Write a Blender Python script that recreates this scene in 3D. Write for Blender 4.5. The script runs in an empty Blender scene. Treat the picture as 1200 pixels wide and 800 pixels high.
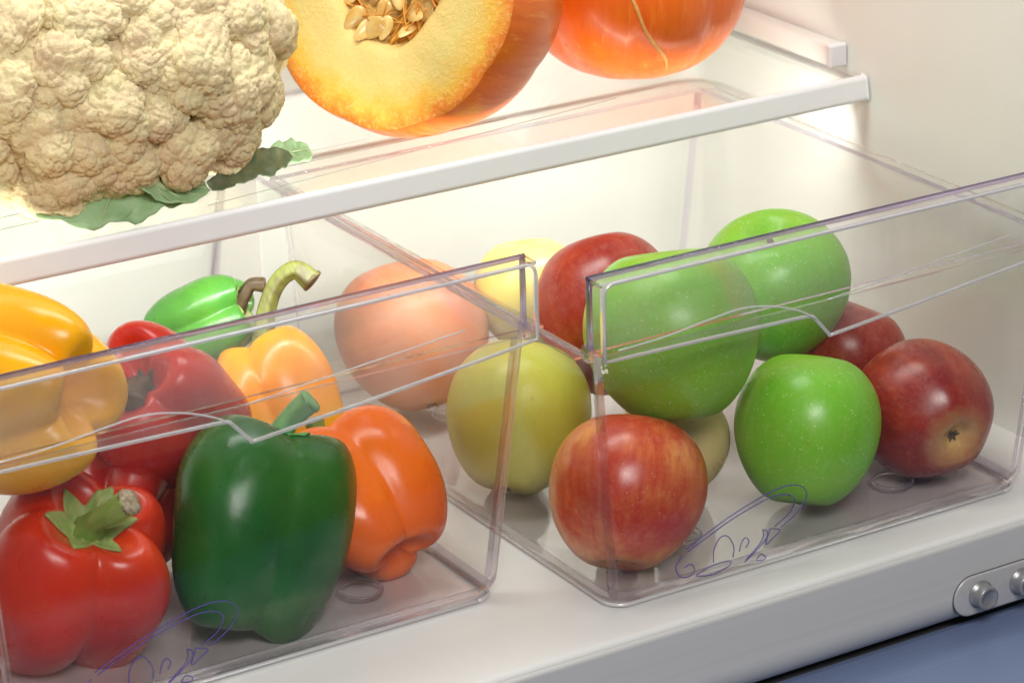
import bpy, bmesh, math, random
import numpy as np
from mathutils import Vector, Matrix

# ------------------------------------------------------------------ camera
scene = bpy.context.scene
COL = scene.collection
RIGHT = Vector((0.8525, -0.5222, -0.0245))
UP = Vector((0.2104, 0.2999, 0.9305))
BACK = Vector((-0.4786, -0.7983, 0.3656))      # from the scene towards the camera
cam_data = bpy.data.cameras.new("Camera")
cam = bpy.data.objects.new("Camera", cam_data)
COL.objects.link(cam)
cam.matrix_world = Matrix((
    (RIGHT.x, UP.x, BACK.x, -0.7271),
    (RIGHT.y, UP.y, BACK.y, -1.1359),
    (RIGHT.z, UP.z, BACK.z, 0.6706),
    (0, 0, 0, 1)))
cam_data.sensor_width = 36.0
cam_data.lens = 36.0 * 3593.0 / 1200.0
cam_data.clip_start = 0.05
cam_data.clip_end = 50.0
cam_data.dof.use_dof = True
cam_data.dof.focus_distance = 1.53
cam_data.dof.aperture_fstop = 20.0
scene.camera = cam

# ------------------------------------------------------------------ world, lamps, exposure
world = bpy.data.worlds.new("World")
scene.world = world
world.use_nodes = True
wb = world.node_tree.nodes["Background"]
wb.inputs[0].default_value = (1.0, 0.97, 0.94, 1)
wb.inputs[1].default_value = 0.13

def area(name, loc, target, size, power, color=(1, 1, 1), size_y=None):
    d = bpy.data.lights.new(name, 'AREA')
    d.energy = power
    d.color = color
    d.size = size
    if size_y:
        d.shape = 'RECTANGLE'
        d.size_y = size_y
    o = bpy.data.objects.new(name, d)
    COL.objects.link(o)
    o.location = loc
    o.rotation_euler = (Vector(target) - Vector(loc)).to_track_quat('-Z', 'Y').to_euler()
    return o

area("softbox_key", (-0.42, -1.10, 1.15), (0.0, 0.10, 0.08), 0.7, 16.0, (1.0, 0.98, 0.955), 0.45)
area("fridge_lamp", (-0.04, 0.16, 0.62), (0.0, 0.30, 0.10), 0.42, 1.9, (0.96, 1.0, 0.94), 0.14)
area("back_wall_fill", (-0.02, 0.199, 0.1535), (-0.02, 0.37, 0.085), 0.60, 1.0, (0.94, 1.0, 0.95), 0.006)  # added fill lamp, no real fixture; brightens the back wall under the shelf

vs = scene.view_settings
vs.view_transform = 'Standard'
vs.look = 'None'
vs.gamma = 1.0
vs.exposure = 0.0
scene.cycles.use_denoising = True
scene.cycles.use_adaptive_sampling = True
scene.cycles.adaptive_threshold = 0.02
scene.cycles.max_bounces = 10
scene.cycles.transparent_max_bounces = 48
scene.cycles.transmission_bounces = 12
scene.cycles.glossy_bounces = 5
scene.cycles.diffuse_bounces = 4
scene.cycles.caustics_reflective = False
scene.cycles.caustics_refractive = False

# ------------------------------------------------------------------ helpers
def link(o, parent=None):
    COL.objects.link(o)
    if parent is not None:
        o.parent = parent
    return o

def tag(o, label=None, cat=None, group=None, kind=None):
    if label: o["label"] = label
    if cat: o["category"] = cat
    if group: o["group"] = group
    if kind: o["kind"] = kind
    return o

def empty(name, loc, label, cat, group=None):
    o = bpy.data.objects.new(name, None)
    o.empty_display_size = 0.02
    o.location = loc
    link(o)
    return tag(o, label, cat, group)

def mesh_obj(name, verts, faces, mats, parent=None, smooth=True, fmat=None):
    me = bpy.data.meshes.new(name)
    me.from_pydata([tuple(map(float, v)) for v in verts], [], [tuple(f) for f in faces])
    for m in (mats if isinstance(mats, (list, tuple)) else [mats]):
        me.materials.append(m)
    if smooth:
        me.polygons.foreach_set("use_smooth", [True] * len(me.polygons))
    if fmat is not None:
        me.polygons.foreach_set("material_index", fmat)
    me.update()
    o = bpy.data.objects.new(name, me)
    return link(o, parent)

def grid_faces(nv, nu, close=True):
    """nv rings of nu verts"""
    f = []
    for i in range(nv - 1):
        for j in range(nu if close else nu - 1):
            k = (j + 1) % nu
            f.append((i * nu + j, i * nu + k, (i + 1) * nu + k, (i + 1) * nu + j))
    return f

def smooth_path(pts, n=24):
    """Catmull-Rom through the points"""
    P = [np.array(p, float) for p in pts]
    P = [2 * P[0] - P[1]] + P + [2 * P[-1] - P[-2]]
    out = []
    m = len(P) - 3
    for s in range(m):
        p0, p1, p2, p3 = P[s:s + 4]
        k = max(2, n // m)
        for i in range(k):
            t = i / k
            out.append(.5 * ((2 * p1) + (-p0 + p2) * t + (2 * p0 - 5 * p1 + 4 * p2 - p3) * t * t + (-p0 + 3 * p1 - 3 * p2 + p3) * t ** 3))
    out.append(P[-2])
    return np.array(out)

def tube_data(path, rad, seg=10, ridges=0, ridge_amp=0.0, caps=True):
    path = np.array(path, float)
    n = len(path)
    rad = np.full(n, rad) if np.isscalar(rad) else np.interp(np.linspace(0, 1, n), np.linspace(0, 1, len(rad)), rad)
    T = np.gradient(path, axis=0)
    T /= np.linalg.norm(T, axis=1)[:, None] + 1e-12
    a = np.array([0, 0, 1.]) if abs(T[0][2]) < .9 else np.array([1., 0, 0])
    N = np.cross(T[0], a); N /= np.linalg.norm(N)
    V = []
    for i in range(n):
        N = N - T[i] * np.dot(N, T[i]); N /= np.linalg.norm(N)
        B = np.cross(T[i], N)
        for j in range(seg):
            th = 2 * math.pi * j / seg
            r = rad[i] * (1 + ridge_amp * math.cos(ridges * th))
            V.append(path[i] + r * (math.cos(th) * N + math.sin(th) * B))
    F = grid_faces(n, seg)
    if caps:
        F.append(tuple(range(seg))[::-1])
        F.append(tuple((n - 1) * seg + j for j in range(seg)))
    return V, F

def tube(name, path, rad, mat, parent=None, seg=10, **k):
    V, F = tube_data(path, rad, seg, **k)
    return mesh_obj(name, V, F, mat, parent)

def join_data(parts):
    V, F = [], []
    for v, f in parts:
        o = len(V)
        V.extend(v)
        F.extend([tuple(i + o for i in q) for q in f])
    return V, F

def box_data(a, b):
    x0, y0, z0 = a; x1, y1, z1 = b
    V = [(x0, y0, z0), (x1, y0, z0), (x1, y1, z0), (x0, y1, z0), (x0, y0, z1), (x1, y0, z1), (x1, y1, z1), (x0, y1, z1)]
    F = [(3, 2, 1, 0), (4, 5, 6, 7), (0, 1, 5, 4), (1, 2, 6, 5), (2, 3, 7, 6), (3, 0, 4, 7)]
    return V, F

def bevel(o, w, seg=3):
    m = o.modifiers.new("bevel", 'BEVEL')
    m.width = w
    m.segments = seg
    m.limit_method = 'ANGLE'
    return o

def extrude_x(name, profile, x0, x1, mat, parent=None, nx=2, smooth=True, closed=False):
    """profile: list of (y, z)"""
    n = len(profile)
    V = []
    for i in range(nx):
        x = x0 + (x1 - x0) * i / (nx - 1)
        V += [(x, y, z) for y, z in profile]
    F = grid_faces(nx, n, closed)
    if closed:
        F.append(tuple(range(n))); F.append(tuple((nx - 1) * n + j for j in range(n))[::-1])
    return mesh_obj(name, V, F, mat, parent, smooth)

def orient(o, axis, roll=0.0):
    """rotate o so that its local +Z points along axis"""
    q = Vector(axis).normalized().to_track_quat('Z', 'Y')
    o.rotation_mode = 'QUATERNION'
    o.rotation_quaternion = q @ Matrix.Rotation(roll, 3, 'Z').to_quaternion()
    return o

# ------------------------------------------------------------------ materials
class NT:
    def __init__(s, name):
        s.m = bpy.data.materials.new(name)
        s.m.use_nodes = True
        s.t = s.m.node_tree
        s.n = s.t.nodes
        s.n.clear()
        s.out = s.n.new("ShaderNodeOutputMaterial")
    def node(s, kind, **inp):
        nd = s.n.new(kind)
        for k, v in inp.items():
            key = k.replace("_", " ")
            if k.startswith("i") and k[1:].isdigit():
                key = int(k[1:])
            if isinstance(v, bpy.types.NodeSocket):
                s.t.links.new(v, nd.inputs[key])
            else:
                nd.inputs[key].default_value = v
        return nd
    def math(s, op, a, b=None, clamp=False):
        nd = s.n.new("ShaderNodeMath"); nd.operation = op; nd.use_clamp = clamp
        for i, v in enumerate((a, b)):
            if v is None: continue
            if isinstance(v, bpy.types.NodeSocket): s.t.links.new(v, nd.inputs[i])
            else: nd.inputs[i].default_value = v
        return nd.outputs[0]
    def mix(s, fac, a, b):
        nd = s.n.new("ShaderNodeMix"); nd.data_type = 'RGBA'
        for k, v in ((0, fac), (6, a), (7, b)):
            if isinstance(v, bpy.types.NodeSocket): s.t.links.new(v, nd.inputs[k])
            else: nd.inputs[k].default_value = (v if k == 0 else (*v, 1) if len(v) == 3 else v)
        return nd.outputs[2]
    def ramp(s, fac, stops, interp='LINEAR'):
        nd = s.n.new("ShaderNodeValToRGB")
        nd.color_ramp.interpolation = interp
        e = nd.color_ramp.elements
        while len(e) < len(stops): e.new(0.5)
        for i, (p, c) in enumerate(stops):
            e[i].position = p
            e[i].color = (c, c, c, 1) if not hasattr(c, "__len__") else (*c, 1)
        s.t.links.new(fac, nd.inputs[0])
        return nd.outputs[0]
    def coord(s, which="Object"):
        return s.n.new("ShaderNodeTexCoord").outputs[which]
    def mapping(s, vec, scale=(1, 1, 1), loc=None):
        nd = s.n.new("ShaderNodeMapping")
        s.t.links.new(vec, nd.inputs[0])
        nd.inputs["Scale"].default_value = scale
        if loc is not None:
            s.t.links.new(loc, nd.inputs["Location"])
        return nd.outputs[0]
    def noise(s, vec, scale, detail=3, rough=.55, w=None, dist=0.0):
        nd = s.n.new("ShaderNodeTexNoise")
        if w is not None:
            nd.noise_dimensions = '4D'
            if isinstance(w, bpy.types.NodeSocket): s.t.links.new(w, nd.inputs["W"])
            else: nd.inputs["W"].default_value = w
        s.t.links.new(vec, nd.inputs["Vector"])
        nd.inputs["Scale"].default_value = scale
        nd.inputs["Detail"].default_value = detail
        nd.inputs["Roughness"].default_value = rough
        nd.inputs["Distortion"].default_value = dist
        return nd.outputs[0]
    def voronoi(s, vec, scale, feature='F1', rnd=1.0):
        nd = s.n.new("ShaderNodeTexVoronoi"); nd.feature = feature
        s.t.links.new(vec, nd.inputs["Vector"])
        nd.inputs["Scale"].default_value = scale
        nd.inputs["Randomness"].default_value = rnd
        return nd.outputs["Distance"]
    def rand(s):
        r = s.n.new("ShaderNodeObjectInfo").outputs["Random"]
        return s.math('MULTIPLY', r, 37.0)
    def bump(s, h, strength=.3, dist=.001):
        nd = s.n.new("ShaderNodeBump")
        s.t.links.new(h, nd.inputs["Height"])
        nd.inputs["Strength"].default_value = strength
        nd.inputs["Distance"].default_value = dist
        return nd.outputs[0]
    def principled(s, color, rough=.5, normal=None, **k):
        nd = s.n.new("ShaderNodeBsdfPrincipled")
        def put(key, v):
            if isinstance(v, bpy.types.NodeSocket): s.t.links.new(v, nd.inputs[key])
            else: nd.inputs[key].default_value = v
        put("Base Color", color if isinstance(color, bpy.types.NodeSocket) else (*color, 1))
        put("Roughness", rough)
        if normal is not None: put("Normal", normal)
        for kk, v in k.items(): put(kk.replace("_", " "), v)
        s.t.links.new(nd.outputs[0], s.out.inputs[0])
        return nd

def mat_plastic(name, color, rough=.4, var=.05, scale=18, fine=.05):
    n = NT(name)
    c = n.coord()
    a = n.noise(c, scale, 4)
    f = n.ramp(a, [(.3, 0), (.7, 1)])
    lo = tuple(x * (1 - var) for x in color)
    col = n.mix(f, color, lo)
    g = n.noise(c, 900, 2)
    rr = n.ramp(n.noise(c, 45, 4), [(.3, rough * .85), (.75, min(1, rough * 1.25))])
    n.principled(col, rr, n.bump(g, fine, .0004))
    return n.m

def mat_clear(name, tint=(.985, .985, .98), haze=.03, base=.045, graze=.75):
    """thin clear polystyrene sheet: straight-through transmission, Schlick gloss, a little haze and fine scratches"""
    n = NT(name)
    lw = n.n.new("ShaderNodeLayerWeight"); lw.inputs[0].default_value = .5
    sch = n.math('ADD', n.math('MULTIPLY', n.math('POWER', lw.outputs["Facing"], 4.0), graze), base, True)
    tr = n.node("ShaderNodeBsdfTransparent", Color=(*tint, 1))
    c = n.coord()
    gl = n.node("ShaderNodeBsdfGlossy", Color=(1, 1, 1, 1), Roughness=.06)
    n.t.links.new(n.bump(n.noise(c, 60, 3), .12, .0006), gl.inputs["Normal"])
    df = n.node("ShaderNodeBsdfDiffuse", Color=(.93, .92, .91, 1))
    smear = n.math('MULTIPLY', n.ramp(n.noise(n.mapping(c, (40, 40, 9)), 1.0, 5, .6), [(.35, .5), (.75, 1.5)]), haze)
    m1 = n.n.new("ShaderNodeMixShader")
    n.t.links.new(smear, m1.inputs[0]); n.t.links.new(tr.outputs[0], m1.inputs[1]); n.t.links.new(df.outputs[0], m1.inputs[2])
    m2 = n.n.new("ShaderNodeMixShader")
    n.t.links.new(sch, m2.inputs[0]); n.t.links.new(m1.outputs[0], m2.inputs[1]); n.t.links.new(gl.outputs[0], m2.inputs[2])
    n.t.links.new(m2.outputs[0], n.out.inputs[0])
    return n.m

def mat_edge(name, color=(.93, .915, .95), clear=.5):
    """thick moulded edges of the drawers: refracting"""
    n = NT(name)
    g = n.node("ShaderNodeBsdfGlass", Color=(*color, 1), Roughness=.04, IOR=1.5)
    tr = n.node("ShaderNodeBsdfTransparent", Color=(.93, .91, .96, 1))
    m = n.n.new("ShaderNodeMixShader"); m.inputs[0].default_value = clear
    n.t.links.new(g.outputs[0], m.inputs[1]); n.t.links.new(tr.outputs[0], m.inputs[2])
    n.t.links.new(m.outputs[0], n.out.inputs[0])
    return n.m

def mat_print():
    n = NT("print_ink")
    d = n.node("ShaderNodeBsdfDiffuse", Color=(.16, .13, .42, 1))
    tr = n.node("ShaderNodeBsdfTransparent", Color=(.75, .72, .92, 1))
    m = n.n.new("ShaderNodeMixShader"); m.inputs[0].default_value = .45
    n.t.links.new(d.outputs[0], m.inputs[1]); n.t.links.new(tr.outputs[0], m.inputs[2])
    n.t.links.new(m.outputs[0], n.out.inputs[0])
    return n.m

def mat_pepper(name, c_main, c_dark, c_light=None, rough=.27):
    n = NT(name)
    c = n.coord(); w = n.rand()
    a = n.noise(c, 30, 3, .5, w)
    col = n.mix(n.ramp(a, [(.38, 0), (.7, 1)]), c_main, c_dark)
    if c_light:
        b = n.noise(c, 16, 2, .5, n.math('ADD', w, 9.0))
        col = n.mix(n.ramp(b, [(.52, 0), (.72, 1)]), col, c_light)
    fine = n.noise(c, 1100, 2, .6, w)
    lump = n.math('ADD', n.noise(c, 110, 3, .5, w), n.math('MULTIPLY', n.noise(c, 38, 2, .5, w), 2.2))
    h = n.math('ADD', n.math('MULTIPLY', fine, .12), lump)
    sp = n.math('MULTIPLY', n.ramp(n.voronoi(c, 75), [(.035, 1), (.07, 0)]), n.ramp(n.noise(c, 50, 2, .5, w), [(.5, 0), (.62, .6)]))
    col = n.mix(sp, col, (.30, .17, .06))
    rg = n.ramp(n.noise(c, 70, 3, .5, w), [(.3, rough * .8), (.8, rough * 1.5)])
    n.principled(col, rg, n.bump(h, .16, .0014), Coat_Weight=.10, Coat_Roughness=.18, Specular_IOR_Level=.4)
    return n.m

def mat_apple(name, c1, c2, streak, c_pole, speck, pole_amt=.8, speck_amt=.6, patch=None, rough=.3):
    n = NT(name)
    c = n.coord(); w = n.rand()
    st = n.noise(n.mapping(c, (260, 260, 22)), 1.0, 4, .62, w)
    big = n.noise(c, 26, 3, .5, w)
    col = n.mix(n.ramp(st, [(.36, 0), (.68, 1)]), c1, streak)
    col = n.mix(n.ramp(big, [(.42, 0), (.68, .85)]), col, c2)
    if patch:
        pn = n.noise(n.mapping(c, (24, 24, 14)), 1.0, 2, .5, n.math('ADD', w, 5.0))
        pm = n.math('MULTIPLY', n.ramp(pn, [(.5, 0), (.68, 1)]), n.ramp(st, [(.3, .35), (.6, 1)]))
        col = n.mix(pm, col, patch)
    sx = n.n.new("ShaderNodeSeparateXYZ"); n.t.links.new(c, sx.inputs[0])
    rho = n.math('SQRT', n.math('ADD', n.math('MULTIPLY', sx.outputs[0], sx.outputs[0]), n.math('MULTIPLY', sx.outputs[1], sx.outputs[1])))
    pole = n.math('MULTIPLY', n.ramp(n.math('MULTIPLY', n.math('ADD', rho, n.math('MULTIPLY', st, .010)), 20.0), [(.18, 1), (.52, 0)]), pole_amt)
    col = n.mix(pole, col, c_pole)
    vo = n.voronoi(n.mapping(c, (1, 1, .9)), 400)
    sp = n.math('MULTIPLY', n.math('MULTIPLY', n.ramp(vo, [(.10, 1), (.22, 0)]), n.ramp(n.noise(c, 160, 2, .5, w), [(.4, 0), (.6, 1)])), speck_amt)
    col = n.mix(sp, col, speck)
    mo = n.noise(c, 330, 5, .72, w)
    col = n.mix(n.ramp(mo, [(.50, 0), (.78, .22)]), col, speck)
    mb = n.noise(c, 95, 4, .6, n.math('ADD', w, 2.0))
    col = n.mix(n.ramp(mb, [(.52, 0), (.75, .35)]), col, c2)
    br = n.math('MULTIPLY', n.ramp(n.voronoi(c, 62), [(.03, 1), (.075, 0)]), n.ramp(n.noise(c, 40, 2, .5, w), [(.52, 0), (.6, .7)]))
    col = n.mix(br, col, (.24, .13, .04))
    rg = n.ramp(n.noise(c, 60, 4, .6, w), [(.3, rough * .75), (.75, rough * 1.5)])
    h = n.noise(c, 700, 3, .6)
    n.principled(col, rg, n.bump(h, .06, .0006), Coat_Weight=.12, Coat_Roughness=.25)
    return n.m

M = {}
M['wall'] = mat_plastic("fridge_liner", (.79, .79, .745), .42, .03)
M['base'] = mat_plastic("fridge_base", (.79, .78, .77), .33, .04)
M['trim'] = mat_plastic("white_trim", (.80, .785, .80), .35, .04)
M['line'] = mat_plastic("grey_trim_line", (.33, .33, .31), .5, .1)
M['groove'] = mat_plastic("dark_gap", (.10, .10, .10), .6, .1)
M['rail'] = mat_plastic("rail_plastic", (.78, .745, .70), .45, .03)
M['clear'] = mat_clear("clear_plastic", haze=.0012, base=.022, graze=.35)
M['clear_panel'] = mat_clear("clear_handle_plastic", (.994, .994, .994), .048, .04, .4)
M['clear_floor_shaded'] = mat_clear("shade_tinted_drawer_floor", (.925, .905, .915), .004, .03)  # tint darkens the clear floor in place of the fruit's shadows
M['shelf_glass'] = mat_clear("shelf_glass", (.975, .982, .97), .004, .03, .35)
M['edge'] = mat_edge("moulded_edge")
M['edge_violet'] = mat_edge("violet_edge", (.74, .69, .86), .3)
M['print'] = mat_print()
def mat_edge_highlight():
    """moulded beads: part clear, part white as painted highlight, glossy"""
    n = NT("highlight_bead")
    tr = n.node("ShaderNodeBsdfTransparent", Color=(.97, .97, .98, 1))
    df = n.node("ShaderNodeBsdfDiffuse", Color=(.93, .92, .93, 1))  # edge highlights put into the colour as white diffuse
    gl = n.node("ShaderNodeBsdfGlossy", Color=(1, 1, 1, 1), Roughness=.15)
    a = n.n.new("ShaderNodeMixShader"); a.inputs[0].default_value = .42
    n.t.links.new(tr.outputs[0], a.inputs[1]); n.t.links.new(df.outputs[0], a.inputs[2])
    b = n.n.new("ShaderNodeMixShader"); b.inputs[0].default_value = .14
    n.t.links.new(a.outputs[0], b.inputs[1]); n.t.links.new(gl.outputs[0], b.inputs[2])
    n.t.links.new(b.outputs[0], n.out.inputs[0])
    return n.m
M['bead'] = mat_edge_highlight()

def mat_metal(name, color, rough, metallic, aniso_scale=(3, 400, 400)):
    n = NT(name)
    c = n.coord()
    g = n.noise(n.mapping(c, aniso_scale), 1.0, 3)
    col = n.mix(n.ramp(g, [(.3, 0), (.7, 1)]), color, tuple(x * .93 for x in color))
    n.principled(col, n.ramp(g, [(.3, rough * .9), (.7, rough * 1.15)]), n.bump(g, .03, .0003), Metallic=metallic)
    return n.m
M['fascia'] = mat_metal("silver_fascia", (.64, .63, .615), .42, .0)
M['button'] = mat_metal("grey_button", (.36, .36, .37), .35, .5, (300, 300, 300))
M['plate'] = mat_metal("button_plate", (.62, .605, .60), .38, .2, (300, 300, 300))
M['door'] = mat_metal("blue_grey_door", (.25, .32, .52), .4, .3)

M['red'] = mat_pepper("red_pepper_skin", (.62, .022, .004), (.48, .012, .004), (.68, .045, .005))
M['darkred'] = mat_pepper("dark_red_pepper_skin", (.46, .014, .006), (.30, .007, .006))
M['midred'] = mat_pepper("mid_red_pepper_skin", (.60, .022, .008), (.46, .012, .008))
M['green'] = mat_pepper("dark_green_pepper_skin", (.008, .120, .011), (.005, .075, .009), (.020, .120, .006))
M['lightgreen'] = mat_pepper("light_green_pepper_skin", (.085, .27, .035), (.05, .20, .03))
M['orange'] = mat_pepper("orange_pepper_skin", (.87, .155, .002), (.76, .10, .002))
M['yellow'] = mat_pepper("yellow_pepper_skin", (.92, .45, .004), (.91, .37, .003))
M['yellow2'] = mat_pepper("golden_pepper_skin", (.86, .34, .006), (.84, .22, .005), (.76, .42, .015))

def mat_stem(name, c_a, c_b, scale=(180, 180, 60)):
    n = NT(name)
    c = n.coord()
    a = n.noise(n.mapping(c, scale), 1.0, 4, .6)
    col = n.mix(n.ramp(a, [(.35, 0), (.65, 1)]), c_a, c_b)
    n.principled(col, .5, n.bump(a, .5, .0012))
    return n.m
M['stem_green'] = mat_stem("green_stem", (.20, .36, .07), (.30, .38, .10))
M['calyx'] = mat_stem("calyx_green", (.24, .37, .10), (.40, .42, .15))
M['stem_deep'] = mat_stem("deep_green_stem", (.10, .32, .08), (.16, .40, .12))
M['stem_olive'] = mat_stem("olive_stem", (.19, .21, .035), (.085, .065, .022))
M['stem_brown'] = mat_stem("brown_stem", (.12, .075, .03), (.055, .035, .018))
M['stem_tip'] = mat_stem("cut_stem_end", (.50, .42, .30), (.24, .17, .10), (500, 500, 500))

M['apple_red'] = mat_apple("red_apple_skin", (.56, .050, .020), (.44, .016, .012), (.70, .17, .045), (.62, .38, .10), (.80, .50, .30), .35, .35, (.86, .42, .10))
M['apple_dark'] = mat_apple("dark_red_apple_skin", (.27, .010, .010), (.18, .005, .007), (.40, .034, .016), (.66, .42, .15), (.60, .30, .18), .95, .3, (.55, .10, .03), .27)
M['apple_deep'] = mat_apple("brick_red_apple_skin", (.36, .020, .014), (.27, .011, .009), (.48, .07, .03), (.5, .3, .1), (.70, .40, .25), .3, .35)
M['apple_green'] = mat_apple("green_apple_skin", (.17, .53, .022), (.24, .50, .02), (.22, .56, .035), (.26, .42, .06), (.62, .74, .36), .5, .85, None, .34)
M['apple_green2'] = mat_apple("olive_green_apple_skin", (.20, .52, .022), (.25, .46, .02), (.21, .54, .035), (.30, .38, .05), (.62, .72, .34), .6, .8, (.38, .40, .05), .34)
M['apple_cream'] = mat_apple("cream_apple_skin", (.76, .60, .28), (.70, .54, .24), (.80, .62, .30), (.6, .4, .14), (.8, .65, .4), .4, .3)
M['pear'] = mat_apple("pear_skin", (.60, .60, .075), (.52, .56, .055), (.64, .62, .10), (.42, .38, .08), (.33, .30, .05), .2, .4, None, .38)
M['apple_yellow'] = mat_apple("yellow_apple_skin", (.74, .66, .14), (.70, .60, .10), (.78, .68, .2), (.6, .5, .14), (.8, .7, .4), .3, .3)
M['salmon'] = mat_apple("salmon_fruit_skin", (.62, .18, .08), (.70, .27, .12), (.58, .14, .07), (.75, .4, .15), (.85, .5, .3), .4, .3, (.78, .36, .14), .45)

# ------------------------------------------------------------------ setting: fridge liner, base, fascia
XW, YB = 0.305, 0.362
def rounded_corner_wall():
    """right and back liner walls are two sheets that meet in a soft moulded corner"""
    zs = (-0.06, 0.62)
    R = .014
    # right wall: from its front edge back to the start of the corner
    prof = [(.345, -.075), (.330, -.078), (.316, -.075), (XW + .003, -.066), (XW, -.055), (XW, .05), (XW, .2), (XW, YB - R)]
    a = mesh_obj("wall_right", [(x, y, z) for z in zs for x, y in prof],
                 grid_faces(2, len(prof), False), M['wall'])
    tag(a, kind="structure")
    cor = [(XW - R + R * math.cos(t), YB - R + R * math.sin(t)) for t in np.linspace(0, math.pi / 2, 9)]
    prof = cor + [(.0052, YB), (.0048, YB + .0012), (.0040, YB + .0012), (.0036, YB), (-.36, YB)]
    b = mesh_obj("wall_back", [(x, y, z) for z in zs for x, y in prof], grid_faces(2, len(prof), False), M['wall'])
    tag(b, kind="structure")
    V, F = box_data((-.375, -.07, -.06), (-.36, YB, .62))
    c = mesh_obj("wall_left", V, F, M['wall'], smooth=False)
    tag(c, kind="structure")
rounded_corner_wall()

prof = [(YB + .01, 0), (.1, 0), (-.004, 0), (-.012, -.0003), (-.024, -.0006), (-.0295, -.0009), (-.0318, -.0014), (-.0330, -.0026), (-.0335, -.0042), (-.0335, -.0050), (-.0335, -.012)]
fl = extrude_x("floor", prof, -.36, XW + .02, M['base'])
tag(fl, kind="structure")
prof = [(-.0338, -.003), (-.0352, -.0030), (-.0360, -.0040), (-.0362, -.0050), (-.0362, -.0056), (-.0362, -.0200), (-.0362, -.0330), (-.0362, -.0336)]
prof += [(-.0362 + .020 * (1 - math.cos(t)), -.034 - .020 * math.sin(t)) for t in np.linspace(.1, 1.5, 10)]
prof += [(.02, -.054)]
fa = extrude_x("fascia", prof, -.42, .42, M['fascia'])
tag(fa, kind="structure")

door = empty("lower_door", (.1, -.08, -.284), "blue grey lower door below the silver front strip, bottom right corner", "door")
V, F = box_data((-.5, -.14, -.2), (.35, .061, .2295))
bevel(mesh_obj("door_panel", V, F, M['door'], door, smooth=False), .012, 4)
V, F = box_data((-.5, .058, .05), (.35, .10, .226))
mesh_obj("door_seal", V, F, M['groove'], door, smooth=False)

# oval button plate on the fascia
bp = empty("button_plate", (.2225, -.0362, -.035), "pale oval plate with grey round push buttons on silver front strip", "buttons")
def stadium(hl, r, n=16):
    pts = [(hl + r * math.cos(t), r * math.sin(t)) for t in np.linspace(-math.pi / 2, math.pi / 2, n)]
    return pts + [(-hl + r * math.cos(t), r * math.sin(t)) for t in np.linspace(math.pi / 2, 3 * math.pi / 2, n)]
def plate_mesh(name, rings, mat, parent):
    V, n = [], None
    for hl, r, y in rings:
        p = stadium(hl, r); n = len(p)
        V += [(x, y, z) for x, z in p]
    F = grid_faces(len(rings), n)
    F.append(tuple((len(rings) - 1) * n + j for j in range(n)))
    return mesh_obj(name, V, F, mat, parent)
plate_mesh("groove", [(.019, .0117, .0004), (.019, .0117, -.0003)], M['groove'], bp)
plate_mesh("plate", [(.019, .0112, .0), (.019, .0110, -.0008), (.019, .0106, -.0011), (.019, .0098, -.0012)], M['plate'], bp)
for bx in (-.0135, .0135):
    rings = [(.0075, -.001), (.0075, -.0022), (.0066, -.0022), (.0065, -.0075), (.0062, -.0084), (.0056, -.0088), (.0048, -.0088), (.0046, -.0084), (.0001, -.0083)]
    V = [(bx + r * math.cos(t), y, r * math.sin(t)) for r, y in rings for t in np.linspace(0, 2 * math.pi, 32, endpoint=False)]
    mesh_obj("button", V, grid_faces(len(rings), 32), M['button'], bp)

# ------------------------------------------------------------------ shelf, rail
shelf = empty("glass_shelf", (0, .19, .157), "clear glass shelf with white front edge carrying the cauliflower and pumpkins", "shelf")
V, F = box_data((-.358, .0016, .0085), (XW - .002, .168, .0125))
pane = mesh_obj("glass_pane", V, F, [M['shelf_glass'], M['edge']], shelf, smooth=False, fmat=[0, 0, 1, 1, 1, 1])
# front trim: rounded nosing
pr = [(.0014, .0148), (-.0008, .0150), (-.0022, .0146), (-.0032, .0136), (-.0052, .0034), (-.0052, .0020), (-.0040, .0008), (-.002, .0004), (.0014, .0004)]
nx = 3
trim = extrude_x("front_trim", pr, -.358, XW - .0012, M['trim'], shelf, nx=2, closed=True, smooth=False)
bevel(trim, .0009, 3)
for ya, yb, x0, x1, w in ((.0385, .0535, -.358, .10, .0010), (.0165, .0500, -.10, .17, .0008), (.0570, .0660, -.358, .02, .0007)):
    xa, xb = x0, x1
    V = [(xa, ya, .0129), (xa, ya + w, .0129), (xb, yb + w, .0129), (xb, yb, .0129)]
    mesh_obj("trim_line", V, [(3, 2, 1, 0)], M['line'], shelf, smooth=False)

rail = empty("shelf_rail", (XW, .21, .172), "moulded liner rail on the right wall above the shelf end", "rail")
V, F = box_data((-.010, 0, .001), (-.0003, .14, .0145))
bevel(mesh_obj("rail_body", V, F, M['rail'], rail, smooth=False), .0022, 3)
V, F = box_data((-.0125, -.0042, .0012), (-.0004, -.0001, .0150))
bevel(mesh_obj("end_cap", V, F, M['trim'], rail, smooth=False), .0015, 3)

# ------------------------------------------------------------------ clear drawers
def rr_loop(x0, x1, y0, y1, r, n=8):
    """rounded rectangle, counter-clockwise; returns points and a flag per edge (True = corner)"""
    P, Cn = [], []
    for cx, cy, a in ((x1 - r, y0 + r, -90), (x1 - r, y1 - r, 0), (x0 + r, y1 - r, 90), (x0 + r, y0 + r, 180)):
        for i in range(n + 1):
            t = math.radians(a + 90 * i / n)
            P.append((cx + r * math.cos(t), cy + r * math.sin(t)))
            Cn.append(i in (3, 4) or (a == -90 and 1 <= i <= 6))
    return P, Cn

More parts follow.
